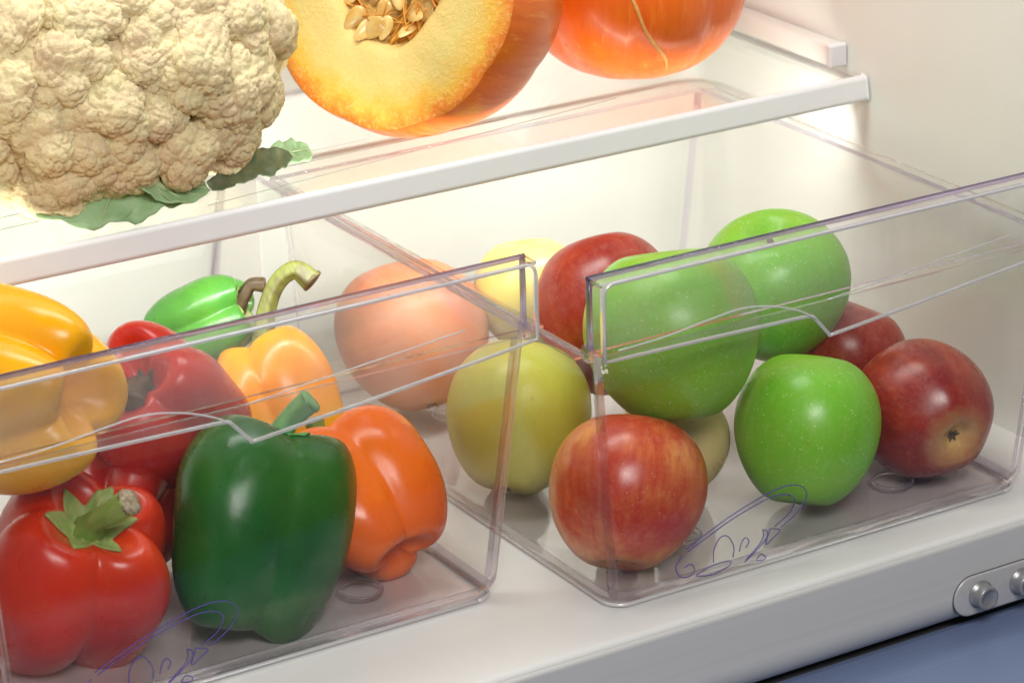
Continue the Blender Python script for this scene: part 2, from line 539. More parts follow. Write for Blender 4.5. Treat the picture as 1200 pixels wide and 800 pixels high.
DW = 0.285
def drawer_body():
    H, th = .134, .0024
    def shell(inset, zb, top):
        rings = []
        zs = [0.0, .0006, .0022, .0052, .009, .014, .03, .07, .11, H]
        for z in zs:
            t = z / H
            f = .0060 * max(0, 1 - z / .011) ** 2.2 if z < .011 else 0
            x0 = .0 + (-.006) * t + f
            x1 = .262 + (.284 - .262) * t - f
            y0 = -.010 + .003 * t + f
            y1 = .315 + .008 * t - f
            P, Cn = rr_loop(x0 + inset, x1 - inset, y0 + inset, y1 - inset, .012 - inset * .6)
            zz = z + zb * (1 - t)
            rings.append([(x, y, zz) for x, y in P])
        return rings, Cn
    outer, Cn = shell(0, .001, H)
    inner, _ = shell(th, .001 + th, H)
    n = len(Cn)
    V = [p for r in outer for p in r]
    F = grid_faces(len(outer), n)
    fm = []
    for i in range(len(outer) - 1):
        for j in range(n):
            fm.append(1 if (Cn[j] or i in (1, 2)) else 0)
    off = len(V)
    V += [p for r in inner for p in r]
    for i, f in enumerate(grid_faces(len(inner), n)):
        F.append(tuple(q + off for q in f[::-1])); fm.append(fm[i])
    # floors and top edge
    F.append(tuple(range(n))[::-1]); fm.append(2)
    F.append(tuple(off + j for j in range(n))); fm.append(2)
    last = (len(outer) - 1) * n
    for j in range(n):
        k = (j + 1) % n
        F.append((last + j, last + k, off + last + k, off + last + j)); fm.append(1)
    return V, F, fm

def sheet(poly, plane, a, b):
    """extrude a closed outline; plane 'y' means outline in (x, z), thickness from y=a to b; 'z' outline (x, y); 'x' outline (y, z)"""
    def put(p, q):
        return {'y': (p[0], q, p[1]), 'z': (p[0], p[1], q), 'x': (q, p[0], p[1])}[plane]
    n = len(poly)
    V = [put(p, a) for p in poly] + [put(p, b) for p in poly]
    F = [tuple(range(n)), tuple(range(n, 2 * n))[::-1]]
    F += [(i, n + i, n + (i + 1) % n, (i + 1) % n) for i in range(n)]
    return V, F, [0, 0] + [1] * n

def recalc(o):
    bm = bmesh.new(); bm.from_mesh(o.data)
    bmesh.ops.recalc_face_normals(bm, faces=bm.faces)
    bm.to_mesh(o.data); bm.free()
    return o

PRINT_LINES = [
    [(.0441, .0237), (.0553, .0284), (.0691, .0338), (.0826, .0380), (.0951, .0412), (.1065, .0420), (.1145, .0395), (.1178, .0345), (.1150, .0290), (.1095, .0245), (.1017, .0205)],
    [(.0455, .0222), (.0590, .0277), (.0720, .0325), (.0852, .0362), (.0960, .0383), (.1040, .0378), (.1092, .0352), (.1098, .0310), (.1056, .0260), (.0978, .0220)],
    [(.0951, .0215), (.1011, .0192), (.0975, .0165), (.0922, .0138), (.0951, .0215)],
    [(.0791, .0073), (.0864, .0119), (.0927, .0169), (.0930, .0207), (.0905, .0222)],
    [(.0801, .0084), (.0843, .0116), (.0885, .0149), (.0907, .0185), (.0905, .0222)],
    [(.0890, .0094), (.0922, .0071), (.0906, .0056), (.0864, .0067), (.0890, .0094)],
    [(.0501, .0081), (.0560, .0103), (.0619, .0110), (.0702, .0106), (.0697, .0079), (.0594, .0060), (.0501, .0076)],
    [(.0604, .0123), (.0609, .0192), (.0646, .0245), (.0693, .0240), (.0728, .0174), (.0722, .0120)],
    [(.0420, .0210), (.0380, .0160), (.0400, .0105), (.0450, .0085), (.0490, .0110), (.0470, .0150), (.0430, .0140)],
    [(.0760, .0140), (.0775, .0185), (.0800, .0205), (.0820, .0180), (.0800, .0150)],
]

def make_drawer(loc, label):
    root = empty("clear_drawer", loc, label, "drawer", "clear crisper drawers")
    V, F, fm = drawer_body()
    mesh_obj("tub", V, F, [M['clear'], M['edge'], M['clear_floor_shaded']], root, fmat=fm)
    # flange round the top edge (sides and back)
    def flange(path, name="rim"):
        V, F = tube_data(path, .0011, 10)
        return mesh_obj(name, V, F, M['edge'], root)
    flange([(-.0065, .002, .134), (-.0065, .16, .134), (-.0065, .322, .134)])
    flange([(.2855, .002, .134), (.2855, .16, .134), (.2855, .322, .134)])
    flange([(-.006, .3235, .134), (.14, .3235, .134), (.285, .3235, .134)])
    # flat outer ledges of the side rims
    V, F, fm = sheet([(-.0125, .0), (-.0068, .0), (-.0068, .322), (-.0125, .322)], 'z', .1331, .1343)
    recalc(mesh_obj("side_ledge", V, F, [M['clear'], M['edge']], root, smooth=False, fmat=fm))
    V, F, fm = sheet([(.2862, .0), (.2945, .0), (.2945, .322), (.2862, .322)], 'z', .1331, .1343)
    recalc(mesh_obj("side_ledge", V, F, [M['clear'], M['edge']], root, smooth=False, fmat=fm))
    # handle hood: back sheet, top sheet, front sheet with the wave, end sheets
    ZT, ZF = .1728, -.0125
    V, F, fm = sheet([(-.004, .1345), (DW, .1345), (DW, ZT - .0022), (-.004, ZT - .0022)], 'y', -.0002, .0020)
    recalc(mesh_obj("hood_back", V, F, [M['clear_panel'], M['edge_violet']], root, smooth=False, fmat=fm))
    V, F, fm = sheet([(-.004, ZF + .0022), (DW, ZF + .0022), (DW, .0022), (-.004, .0022)], 'z', ZT - .0020, ZT)
    recalc(mesh_obj("hood_top", V, F, [M['clear_panel'], M['edge_violet']], root, smooth=False, fmat=fm))
    low = [(-.0025, .1335), (.05, .1325), (.100, .1312), (.1165, .1305), (.1200, .1285), (.1245, .1235), (.1290, .1185), (.1320, .1180), (.17, .1215), (.22, .1265), (.262, .1308), (.2840, .1335)]
    lowp = smooth_path([(x, z, 0) for x, z in low], 44)[:, :2]
    poly = [tuple(p) for p in lowp] + [(.2840, .150), (.2840, ZT - .006), (.2832, ZT - .0035), (.2815, ZT - .0018), (.279, ZT - .001), (.14, ZT - .001), (.0025, ZT - .001), (.0, ZT - .0018), (-.0017, ZT - .0035), (-.0025, ZT - .006), (-.0025, .150)]
    V, F, fm = sheet(poly, 'y', ZF - .0001, ZF + .0020)
    recalc(mesh_obj("hood_front", V, F, [M['clear_panel'], M['edge']], root, smooth=False, fmat=fm))
    for x0 in (-.0040, DW - .0024):
        V, F, fm = sheet([(ZF + .0022, .136), (.0, .136), (.0, ZT - .0022), (ZF + .0022, ZT - .0022)], 'x', x0, x0 + .0022)
        recalc(mesh_obj("hood_end", V, F, [M['clear_panel'], M['edge_violet']], root, smooth=False, fmat=fm))
    # rounded moulded edges of the hood
    mesh_obj("hood_edge", *tube_data([(-.004, .0008, ZT - .0008), (.14, .0008, ZT - .0008), (DW, .0008, ZT - .0008)], .0013, 10), M['edge_violet'], root)
    for xe in (-.0028, DW - .0014):
        mesh_obj("hood_edge", *tube_data([(xe, .0008, .137), (xe, .0008, .155), (xe, .0008, ZT - .001)], .0015, 10), M['edge_violet'], root)
    # bottom bead and the wave ridge
    ring = poly[-1:] + poly + poly[:1]
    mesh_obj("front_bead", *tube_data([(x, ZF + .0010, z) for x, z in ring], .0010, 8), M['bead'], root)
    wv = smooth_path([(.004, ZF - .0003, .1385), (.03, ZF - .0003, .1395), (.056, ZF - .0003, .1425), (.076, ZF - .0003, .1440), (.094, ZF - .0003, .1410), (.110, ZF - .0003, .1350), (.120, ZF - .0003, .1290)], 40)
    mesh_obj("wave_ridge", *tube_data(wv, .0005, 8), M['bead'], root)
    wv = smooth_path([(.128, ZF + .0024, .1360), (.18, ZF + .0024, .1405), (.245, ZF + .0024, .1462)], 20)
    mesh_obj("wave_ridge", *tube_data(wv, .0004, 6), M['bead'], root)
    # moulded post where the side rim meets the hood
    for x0, x1 in ((-.0075, -.0005), (DW - .0045, DW + .0025)):
        V, F = box_data((x0 + .001, -.003, .1305), (x1 - .001, .004, .1385))
        bevel(mesh_obj("corner_lug", V, F, M['edge'], root, smooth=False), .0016, 3)
    P, _ = rr_loop(.0030, .2592, -.0070, .3120, .0105)
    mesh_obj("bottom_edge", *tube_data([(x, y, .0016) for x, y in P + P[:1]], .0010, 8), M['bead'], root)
    # moulded foot rings in the floor
    for fx, fy in ((.075, .040), (.205, .032), (.205, .245), (.06, .245)):
        V, F = tube_data([(fx + .0105 * math.cos(t), fy + .0105 * math.sin(t), .0044) for t in np.linspace(0, 2 * math.pi, 33)], .0009, 8)
        mesh_obj("foot_ring", V, F, M['edge'], root)
    # printed line drawing on the outside of the front wall
    for ln in PRINT_LINES:
        p = smooth_path([(x, -.010 + .003 * (z / .134) - .0005, z) for x, z in ln], 30)
        V, F = tube_data(p, .00030, 6)
        mesh_obj("printed_line", V, F, M['print'], root)
    return root

make_drawer((-.296, .0445, .0), "clear plastic drawer of bell peppers, pushed in further, on the left")
make_drawer((0, 0, 0), "clear plastic drawer of apples, pulled out further, on the right")

# ------------------------------------------------------------------ apples and other round fruit
def fruit_mesh(R, H, seed, top=.30, bot=.22, wide=.10, lobes=5, lobe_amp=.02, pear=None, nu=72, nv=52):
    rng = np.random.RandomState(seed)
    ph = np.linspace(0, math.pi, nv)            # 0 bottom .. pi top
    th = np.linspace(0, 2 * math.pi, nu, endpoint=False)
    PH, TH = np.meshgrid(ph, th, indexing='ij')
    rho = np.sin(PH)
    z = -np.cos(PH)
    if pear:
        t = (z + 1) / 2
        rho = rho * (1 - pear * np.clip((t - .42) / .58, 0, 1) ** 1.15) ** .9
    else:
        rho = rho * (1 + wide * z)
    rr = rho.copy()
    z = z - top * np.exp(-(rr / .30) ** 2) * (z > 0) + bot * np.exp(-(rr / .26) ** 2) * (z < 0)
    if not pear:
        z = np.where(z < 0, z * 1.0, z)
    lob = 1 + lobe_amp * np.cos(lobes * TH + rng.rand() * 6) * (np.clip(-z, 0, 1) + .25)
    lob += .022 * np.cos(TH + rng.rand() * 6) * np.sin(PH) + .018 * np.cos(2 * TH + rng.rand() * 6) * np.sin(PH) + .012 * np.cos(3 * TH + 2 * z + rng.rand() * 6)
    x = R * rho * lob * np.cos(TH)
    y = R * rho * lob * np.sin(TH)
    z = H * (z + .035 * rho * np.cos(TH + rng.rand() * 6))
    V = np.stack([x, y, z], -1).reshape(-1, 3)
    return V, grid_faces(nv, nu), float(z[-1, 0]), float(z[0, 0])

def make_fruit(name, cat, label, loc, R, H, axis, roll, mat, seed, group, stem=True, calyx=True, stem_len=.016, **k):
    root = empty(name, loc, label, cat, group)
    orient(root, axis, roll)
    V, F, zt, zb = fruit_mesh(R, H, seed, **k)
    mesh_obj("body", V, F, mat, root)
    rng = random.Random(seed)
    if stem:
        a = rng.uniform(0, 6.28)
        p = smooth_path([(0, 0, zt - .002), (.001 * math.cos(a), .001 * math.sin(a), zt + stem_len * .5), (.004 * math.cos(a), .004 * math.sin(a), zt + stem_len)], 10)
        tube("stem", p, [.0014, .0011, .0013, .0017], M['stem_brown'], root, 8)
    if calyx:
        parts = []
        for i in range(6):
            a = i * 1.047 + rng.uniform(-.3, .3)
            p = smooth_path([(0, 0, zb + .001), (.002 * math.cos(a), .002 * math.sin(a), zb - .0012), (.0038 * math.cos(a), .0038 * math.sin(a), zb - .0008 - rng.random() * .002)], 6)
            parts.append(tube_data(p, [.0010, .0008, .0002], 5))
        mesh_obj("calyx", *join_data(parts), M['stem_brown'], root)
    return root

def cv(r, u, b):
    return (RIGHT * r + UP * u + BACK * b).normalized()

GA = "fruit in the right drawer"
make_fruit("apple", "apple", "red streaked apple in the front left corner of the apple drawer", (.0365, .0315, .0405), .0400, .0410, cv(.12, 1, -.25), 2.4, M['apple_red'], 3, GA, top=.25, stem=False)
make_fruit("apple", "apple", "large green apple on top of the pile behind the drawer handle", (.0815, .0555, .1070), .0440, .0475, cv(-.12, 1, .02), .6, M['apple_green2'], 11, GA, stem=False)
make_fruit("apple", "apple", "green apple with its stem hollow upward, highest in the right drawer", (.1870, .1130, .0925), .0405, .0410, cv(-.10, 1, .62), 1.5, M['apple_green'], 12, GA, stem_len=.005, top=.36)
make_fruit("apple", "apple", "green apple on the drawer floor touching the dark red apple", (.1520, .0375, .0440), .0385, .0425, cv(.12, 1, -.12), 4.2, M['apple_green'], 13, GA, top=.2, stem=False)
make_fruit("apple", "apple", "dark red apple showing its yellow blossom end, right end of drawer", (.2255, .0325, .0390), .0365, .0390, cv(-.42, .42, -.8), .9, M['apple_dark'], 14, GA, lobe_amp=.035, bot=.3)
make_fruit("apple", "apple", "red apple half hidden behind the dark red one, under the handle", (.2300, .1060, .0445), .0330, .0330, cv(.3, .9, .1), 3.1, M['apple_deep'], 15, GA, stem=False)
make_fruit("apple", "apple", "tall brick red apple at the back behind the large green apple", (.1130, .1640, .0770), .0385, .0460, cv(-.25, 1, -.2), 5.0, M['apple_deep'], 16, GA, stem=False)
make_fruit("apple", "apple", "pale cream apple wedged behind the red and green front apples", (.1010, .0850, .0335), .0295, .0310, cv(.2, .8, .2), .2, M['apple_cream'], 17, GA)
make_fruit("apple", "apple", "round yellow green apple against the left side of the apple drawer", (.0400, .1400, .0430), .0385, .0425, cv(.17, 1, -.14), 1.0, M['pear'], 18, GA, top=.2, bot=.12, stem=False)
make_fruit("apple", "apple", "pale yellow apple at the back peeping over the left drawer's handle corner", (.1130, .2460, .0640), .0310, .0330, cv(-.1, 1, .2), 2.0, M['apple_yellow'], 20, GA, top=.2, stem=False)
make_fruit("peach", "peach", "blurred salmon pink peach at the back left of the apple drawer", (.0465, .2640, .0480), .0425, .0440, cv(-.3, 1, -.2), 1.0, M['salmon'], 19, GA, top=.2, bot=.08, lobe_amp=.0, stem=False)

# ------------------------------------------------------------------ bell peppers
def pepper_mesh(R, H, n, seed, taper=.18, groove=.20, nu=112, nv=72, block=.62, foot=.10):
    rng = np.random.RandomState(seed)
    ps = np.linspace(-math.pi / 2, math.pi / 2, nv)
    th = np.linspace(0, 2 * math.pi, nu, endpoint=False)
    PS, TH = np.meshgrid(ps, th, indexing='ij')
    rho = np.cos(PS) ** block
    z = np.sign(np.sin(PS)) * np.abs(np.sin(PS)) ** .85
    t = (z + 1) / 2
    # uneven lobes
    W = TH + .22 * np.sin(TH + rng.rand() * 6) + .10 * np.sin(2 * TH + rng.rand() * 6) + .10 * (z)
    c = np.sqrt(np.cos(n * W / 2) ** 2 + .006)
    idx = np.floor((n * W / 2 + math.pi / 2) / math.pi).astype(int) % n
    hgt = rng.uniform(.75, 1.25, n)[idx]
    L = c ** .75
    amp = groove * (.55 + .75 * (1 - t) ** 2 + .55 * np.clip((t - .6) / .4, 0, 1) ** 2)
    rad = rho * (1 - amp * (1 - L))
    rad = rad * (1 - taper * (1 - t) ** 1.3) * (1 - .05 * np.clip(t - .85, 0, 1) / .15)
    rad *= 1 + .035 * np.cos(TH + rng.rand() * 6) + .03 * np.sin(2.3 * z + rng.rand() * 6) * np.cos(2 * TH + rng.rand() * 6) + .015 * np.sin(5 * z + 3 * TH + rng.rand() * 6)
    ring = np.clip(rho, 0, 1)
    # bottom feet and hollow, top shoulders and hollow
    z = z - foot * hgt * L * np.exp(-((ring - .62) / .30) ** 2) * np.clip(-z, 0, 1)
    z = z + .26 * np.exp(-(ring / .34) ** 2) * (z < 0)
    z = z + .13 * hgt * L * np.exp(-((ring - .66) / .26) ** 2) * np.clip(z, 0, 1)
    z = z - .38 * np.exp(-(ring / .42) ** 2) * (z > 0)
    x = R * rad * np.cos(TH); y = R * rad * np.sin(TH); zz = H * z
    x = x + .10 * H * z * z * math.cos(seed) * .6
    return np.stack([x, y, zz], -1), th

def make_pepper(label, loc, R, H, axis, roll, mat, n, seed, stem_pts, stem_r, stem_mat, calyx_mat=None, tip_mat=None, squash=1.0, calyx_r=.38, **k):
    root = empty("bell_pepper", loc, label, "bell pepper", "bell peppers in the left drawer")
    orient(root, axis, roll)
    G, th = pepper_mesh(R, H, n, seed, **k)
    G[..., 1] *= squash
    nv, nu = G.shape[:2]
    mesh_obj("body", G.reshape(-1, 3), grid_faces(nv, nu), mat, root)
    # calyx that lies in the hollow
    top = G[nv // 2:]
    rr = np.linalg.norm(top[..., :2], axis=-1)
    rng = np.random.RandomState(seed + 50)
    pts = n + 2
    V = []
    rings = 9
    ph0 = rng.rand() * 6
    tip = 1 + rng.uniform(-.2, .25, pts)
    for i in range(rings):
        for j in range(nu):
            s = i / (rings - 1)
            a = (th[j] * pts / (2 * math.pi) + ph0) % pts
            k_ = int(a); fr = a - k_
            star = .62 + .52 * (1 - abs(2 * fr - 1)) ** 1.3 * tip[k_]
            r = max(.0012, s * calyx_r * R * star)
            order = np.argsort(rr[:, j])
            zt = np.interp(r, rr[order, j], top[order, j, 2])
            cx = np.interp(r, rr[order, j], top[order, j, 0]); cy = np.interp(r, rr[order, j], top[order, j, 1])
            lift = .0011 * (1 - s ** 2) + .0007 + .0016 * max(0, s - .7) * (1 if (k_ % 2) else .2) + .0040 * math.exp(-(s / .32) ** 2)
            V.append((cx, cy, zt + lift))
    cal = mesh_obj("calyx", V, grid_faces(rings, nu), calyx_mat or M['calyx'], root)
    so = cal.modifiers.new("thick", 'SOLIDIFY'); so.thickness = .0009; so.offset = 1
    z0 = V[0][2]
    qi = root.rotation_quaternion.inverted()
    pts3 = [(0, 0, z0 - .003)]
    for r_, u_, b_ in stem_pts:
        v = qi @ (RIGHT * r_ + UP * u_ + BACK * b_)
        pts3.append((v.x, v.y, z0 + v.z))
    path = smooth_path(pts3, 22)
    st = tube("stem", path, stem_r, stem_mat, root, 20, ridges=5, ridge_amp=.10)
    e = path[-1]; d = path[-1] - path[-2]; d /= np.linalg.norm(d)
    tipo = tube("cut_end", [e - d * .0012, e + d * .0004, e + d * .0008], [stem_r[-1] * 1.06, stem_r[-1] * 1.02, stem_r[-1] * .6], tip_mat or M['stem_tip'], st, 16, ridges=4, ridge_amp=.06)
    return root

make_pepper("bright red bell pepper, stem toward the viewer, front left corner of drawer",
            (-.2350, .0960, .0430), .0500, .0470, cv(.32, .66, .62), .15, M['red'], 4, 21,
            [(.005, .004, .008), (.013, .008, .016), (.022, .0135, .022)], [.0078, .0054, .0050, .0056, .0062], M['stem_green'], taper=.12, groove=.40)
make_pepper("dark green bell pepper standing at the front between red and orange peppers",
            (-.1400, .0870, .0450), .0560, .0510, cv(.20, 1, -.20), 1.45, M['green'], 3, 22,
            [(.004, .012, 0), (.010, .020, 0), (.018, .027, .002)], [.0090, .0062, .0052, .0055, .0060], M['stem_deep'], M['stem_deep'], M['stem_deep'], squash=.82, taper=.16, groove=.27, block=.55)
make_pepper("orange bell pepper lying at the right end of the pepper drawer",
            (-.0765, .1030, .0400), .0440, .0385, cv(-.55, .72, -.40), .3, M['orange'], 3, 23,
            [(-.004, .010, 0), (-.006, .018, 0)], [.0075, .005, .0045, .005], M['stem_green'], taper=.14, groove=.36, foot=.12, block=.60)
make_pepper("large yellow bell pepper lying on top at the left edge",
            (-.2560, .1220, .1355), .0520, .0530, cv(-.88, .05, -.47), .25, M['yellow'], 4, 24,
            [(-.010, 0, 0), (-.02, .002, 0)], [.0075, .005, .0045, .005], M['stem_green'], taper=.06, groove=.24, foot=.20, block=.55)
make_pepper("dark red bell pepper with brown stem end, behind the drawer handle",
            (-.1500, .1640, .0820), .0430, .0440, cv(-.30, .42, .80), 1.9, M['midred'], 4, 25,
            [(-.001, -.003, .008), (-.001, -.008, .016)], [.0070, .0055, .0052, .0058], M['stem_brown'], M['stem_brown'], M['stem_brown'], taper=.14, groove=.36, calyx_r=.20)
make_pepper("small light green bell pepper with dark curled stem, at the back",
            (-.0770, .2740, .0810), .0270, .0280, cv(.86, .30, .18), .4, M['lightgreen'], 4, 26,
            [(.002, .006, .002), (.006, .0115, .003), (.013, .0115, .003)], [.0060, .0040, .0034, .0036, .0040], M['stem_brown'], M['calyx'], M['stem_brown'], taper=.2, groove=.34)
make_pepper("golden yellow bell pepper with long hooked olive stem, in the middle",
            (-.0600, .2160, .0435), .0335, .0420, cv(-.38, 1, -.12), 2.2, M['yellow2'], 3, 27,
            [(.002, .0215, 0), (.008, .0385, 0), (.0180, .0460, .001), (.0275, .0395, .002)], [.0075, .0052, .0046, .0046, .0052, .0060], M['stem_olive'], M['stem_olive'], M['stem_brown'], taper=.12, groove=.28)
make_pepper("darkest red bell pepper low down behind the front red and green peppers",
            (-.1830, .1600, .0430), .0430, .0420, cv(.1, .4, -.9), .6, M['darkred'], 4, 28,
            [(0, .004, .006), (.002, .006, .012)], [.0070, .005, .0045, .005], M['stem_green'], taper=.14, groove=.34)

# ------------------------------------------------------------------ cauliflower
def mat_curd():
    n = NT("cauliflower_curd")
    c = n.coord(); w = n.rand()
    a = n.noise(c, 55, 4, .6, w)
    b = n.noise(c, 190, 4, .65, w)
    col = n.mix(n.ramp(a, [(.42, 0), (.68, 1)]), (.78, .655, .385), (.66, .49, .31))
    col = n.mix(n.ramp(b, [(.58, 0), (.74, .55)]), col, (.42, .27, .17))
    col = n.mix(n.ramp(n.noise(c, 34, 2, .5, n.math('ADD', w, 3.0)), [(.54, 0), (.7, .55)]), col, (.66, .60, .33))
    v = n.voronoi(c, 900)
    v2 = n.voronoi(c, 2200)
    h = n.math('ADD', n.math('MULTIPLY', v, -1.0), n.math('MULTIPLY', v2, -.4))
    n.principled(col, .75, n.bump(h, .5, .0006), Subsurface_Weight=.25, Subsurface_Radius=(.003, .002, .001), Subsurface_Scale=1.0)
    return n.m
def mat_leaf():
    n = NT("cauliflower_leaf")
    c = n.coord()
    a = n.noise(c, 70, 4, .6)
    v = n.voronoi(n.mapping(c, (1, 1, 1)), 380, 'DISTANCE_TO_EDGE')
    col = n.mix(n.ramp(a, [(.35, 0), (.7, 1)]), (.28, .46, .22), (.38, .55, .31))
    col = n.mix(n.ramp(v, [(.0, .3), (.08, 0)]), col, (.30, .42, .22))
    n.principled(col, .5, n.bump(v, .25, .0008))
    return n.m
M['curd'] = mat_curd()
M['leaf'] = mat_leaf()
M['leaf_dark'] = mat_stem("dried_leaf", (.07, .11, .05), (.16, .17, .09), (120, 120, 120))
M['rib'] = mat_stem("leaf_rib", (.36, .48, .24), (.48, .55, .32), (120, 120, 120))

_ico = {}
def ico(sub):
    if sub not in _ico:
        bm = bmesh.new()
        bmesh.ops.create_icosphere(bm, subdivisions=sub, radius=1.0)
        V = np.array([v.co[:] for v in bm.verts])
        V /= np.linalg.norm(V, axis=1)[:, None]
        F = [tuple(v.index for v in f.verts) for f in bm.faces]
        if sub == 6:                                       # dense cap only: the underside is never open to view
            keep = V[:, 2] > -.12
            new = np.cumsum(keep) - 1
            F = [tuple(int(new[i]) for i in f) for f in F if keep[list(f)].all()]
            V = V[keep]
        bm.free()
        _ico[sub] = (V, F)
    return _ico[sub]

def fib_dirs(n, rng, jitter=.35, zmin=-1.0):
    i = np.arange(n) + .5
    z = 1 - (1 - zmin) * i / n
    t = i * 2.399963
    r = np.sqrt(np.clip(1 - z * z, 0, 1))
    D = np.stack([r * np.cos(t), r * np.sin(t), z], -1)
    D += rng.normal(0, jitter / math.sqrt(n), D.shape) * 1.6
    return D / np.linalg.norm(D, axis=1)[:, None]

def cells(D, n, rng, jit):
    """dome-shaped cells with sharp creases between them"""
    B = fib_dirs(n, rng, jit, -.35)
    k = -np.partition(-(D @ B.T), 1, axis=1)[:, :2]
    a = np.arccos(np.clip(np.sort(k, axis=1)[:, ::-1], -1, 1))
    q = a[:, 0] / (a[:, 1] + 1e-6)
    return np.sqrt(np.clip(1 - q ** 2.2, 0, 1))

def floret_verts(R, rng, sub):
    D, F = ico(sub)
    n1 = 15
    B = fib_dirs(n1, rng, .9, -.40)
    dist = rng.uniform(.50, .62, n1); rad = rng.uniform(.38, .50, n1)
    dc = D @ B.T * dist
    disc = rad ** 2 - dist ** 2 + dc ** 2
    hit = np.where(disc > 0, dc + np.sqrt(np.clip(disc, 0, None)), .62)
    r = hit.max(1)
    r = r + .10 * (cells(D, 110, rng, .9) - .6) + .050 * (cells(D, 620, rng, 1.0) - .6)
    return D * r[:, None] * R, F

def make_cauliflower():
    C0 = Vector((-.133, .268, .236))
    root = empty("cauliflower", (C0.x, C0.y, .172), "whole cream cauliflower head with limp green leaves on the shelf", "cauliflower")
    rng = np.random.RandomState(5)
    RX, RY, RZ = .0880, .0640, .0600
    ctr = np.array([.001, 0, .0635])
    D, F = ico(4)
    V = D * np.array([RX, RY, RZ]) * .93 + ctr
    mesh_obj("core", V, F, M['curd'], root)
    N = 78
    dirs = fib_dirs(N, rng, .30, -.80)
    back = np.array(BACK)
    ax = np.array([RX, RY, RZ])
    def boxy(d):
        e = np.sign(d) * np.abs(d) ** .72
        return e / np.linalg.norm(e, axis=-1, keepdims=True) ** .62
    for it in range(60):                                   # spread the florets evenly
        P = boxy(dirs) * ax
        df = P[:, None] - P[None]
        dd = np.linalg.norm(df, axis=-1) + np.eye(N)
        push = (df / dd[..., None] * np.clip(.034 / dd - .75, 0, 2)[..., None]).sum(1)
        dirs = dirs + push * .10
        dirs[:, 2] = np.maximum(dirs[:, 2], -.80)
        dirs /= np.linalg.norm(dirs, axis=1)[:, None]
    for i, d in enumerate(dirs):
        e = boxy(d)
        p = e * np.array([RX, RY, RZ]) * rng.uniform(.98, 1.05) + ctr
        R = rng.uniform(.0200, .0245)
        k_ = np.dot(d, back); sub = 6 if k_ > -.12 else 5 if k_ > -.45 else 4
        V, F = floret_verts(R, rng, sub)
        o = mesh_obj("floret", V, F, M['curd'], root)
        o.location = p
        if p[2] - R < .001:
            o.location.z = R * .92
        orient(o, d, rng.uniform(0, 6.28))
        o.scale = (rng.uniform(1.0, 1.18), rng.uniform(.95, 1.12), rng.uniform(.74, .88))
    return root

def leaf_mesh(name, mid, width, up, mat, parent, rib_mat=None, wav=.12, seed=0, n=28, m=11, rib_r=.0022):
    """leaf blade around a midrib path; width = list along the path; up = blade normal"""
    rng = np.random.RandomState(seed)
    P = smooth_path(mid, n)
    n = len(P)
    W = np.interp(np.linspace(0, 1, n), np.linspace(0, 1, len(width)), width)
    T = np.gradient(P, axis=0); T /= np.linalg.norm(T, axis=1)[:, None]
    up = np.array(up, float)
    V = []
    ph = rng.rand(4) * 6
    for i in range(n):
        S = np.cross(T[i], up); S /= np.linalg.norm(S)
        U = np.cross(S, T[i])
        for j in range(m):
            s = -1 + 2 * j / (m - 1)
            edge = 1 + wav * math.sin(i * .9 + ph[0] + (2 if s > 0 else 0)) + wav * .6 * math.sin(i * 2.1 + ph[1])
            h = W[i] * (.22 * abs(s) ** 1.4 + .16 * s * s * math.sin(i * .8 + ph[2] + 3 * (s > 0)) + .05 * math.sin(3 * s + i))
            V.append(P[i] + S * s * W[i] * edge + U * h)
    o = mesh_obj(name, V, grid_faces(n, m, False), mat, parent)
    so = o.modifiers.new("thick", 'SOLIDIFY'); so.thickness = .0007
    if rib_mat:
        parts = []
        for i in range(4, n - 3, 4):                       # side veins
            for sg, col_ in ((-1, 0), (1, m - 1)):
                e = min(n - 1, i + 4)
                a = np.array(V[i * m + m // 2]); b = np.array(V[e * m + col_])
                c_ = np.array(V[min(n - 1, i + 2) * m + (m // 2 + col_) // 2])
                parts.append(tube_data(smooth_path([a, c_, a + (b - a) * .92], 8), [rib_r * .38, rib_r * .25, rib_r * .08], 5))
        mesh_obj("side_veins", *join_data(parts), rib_mat, o)
        tube("midrib", P + np.array([0, 0, .0006]), [rib_r, rib_r * .8, rib_r * .3], rib_mat, o, 8)
    return o

cau = make_cauliflower()
# leaves: paths relative to the root (shelf top at z = 0)
leaf_mesh("leaf", [(.034, -.051, .012), (.006, -.055, .014), (-.022, -.052, .012), (-.054, -.045, .011)], [.007, .014, .0175, .0185, .016, .006], (.05, -.80, .60), M['leaf'], cau, M['rib'], seed=1, wav=.07)
leaf_mesh("leaf", [(-.012, -.052, .032), (.000, -.060, .018), (.014, -.062, .010), (.034, -.057, .008)], [.004, .008, .010, .010, .005], (.1, -.6, .8), M['leaf'], cau, M['rib'], seed=2, rib_r=.0030, wav=.07)
leaf_mesh("leaf", [(.038, -.054, .005), (.058, -.050, .008), (.076, -.043, .008), (.094, -.036, .007)], [.003, .006, .006, .008, .007, .002], (.0, -.7, .7), M['leaf_dark'], cau, None, seed=3)
leaf_mesh("leaf", [(.078, -.036, .005), (.089, -.034, .007), (.100, -.032, .006), (.109, -.029, .005)], [.003, .006, .0075, .007, .003], (.1, -.6, .8), M['leaf'], cau, M['rib'], seed=4, rib_r=.0007, wav=.08)
leaf_mesh("leaf", [(.090, .000, .040), (.105, .000, .062), (.110, .008, .084), (.100, .018, .104)], [.004, .009, .010, .009, .003], (.8, -.55, .2), M['leaf_dark'], cau, M['rib'], seed=5, rib_r=.0012)

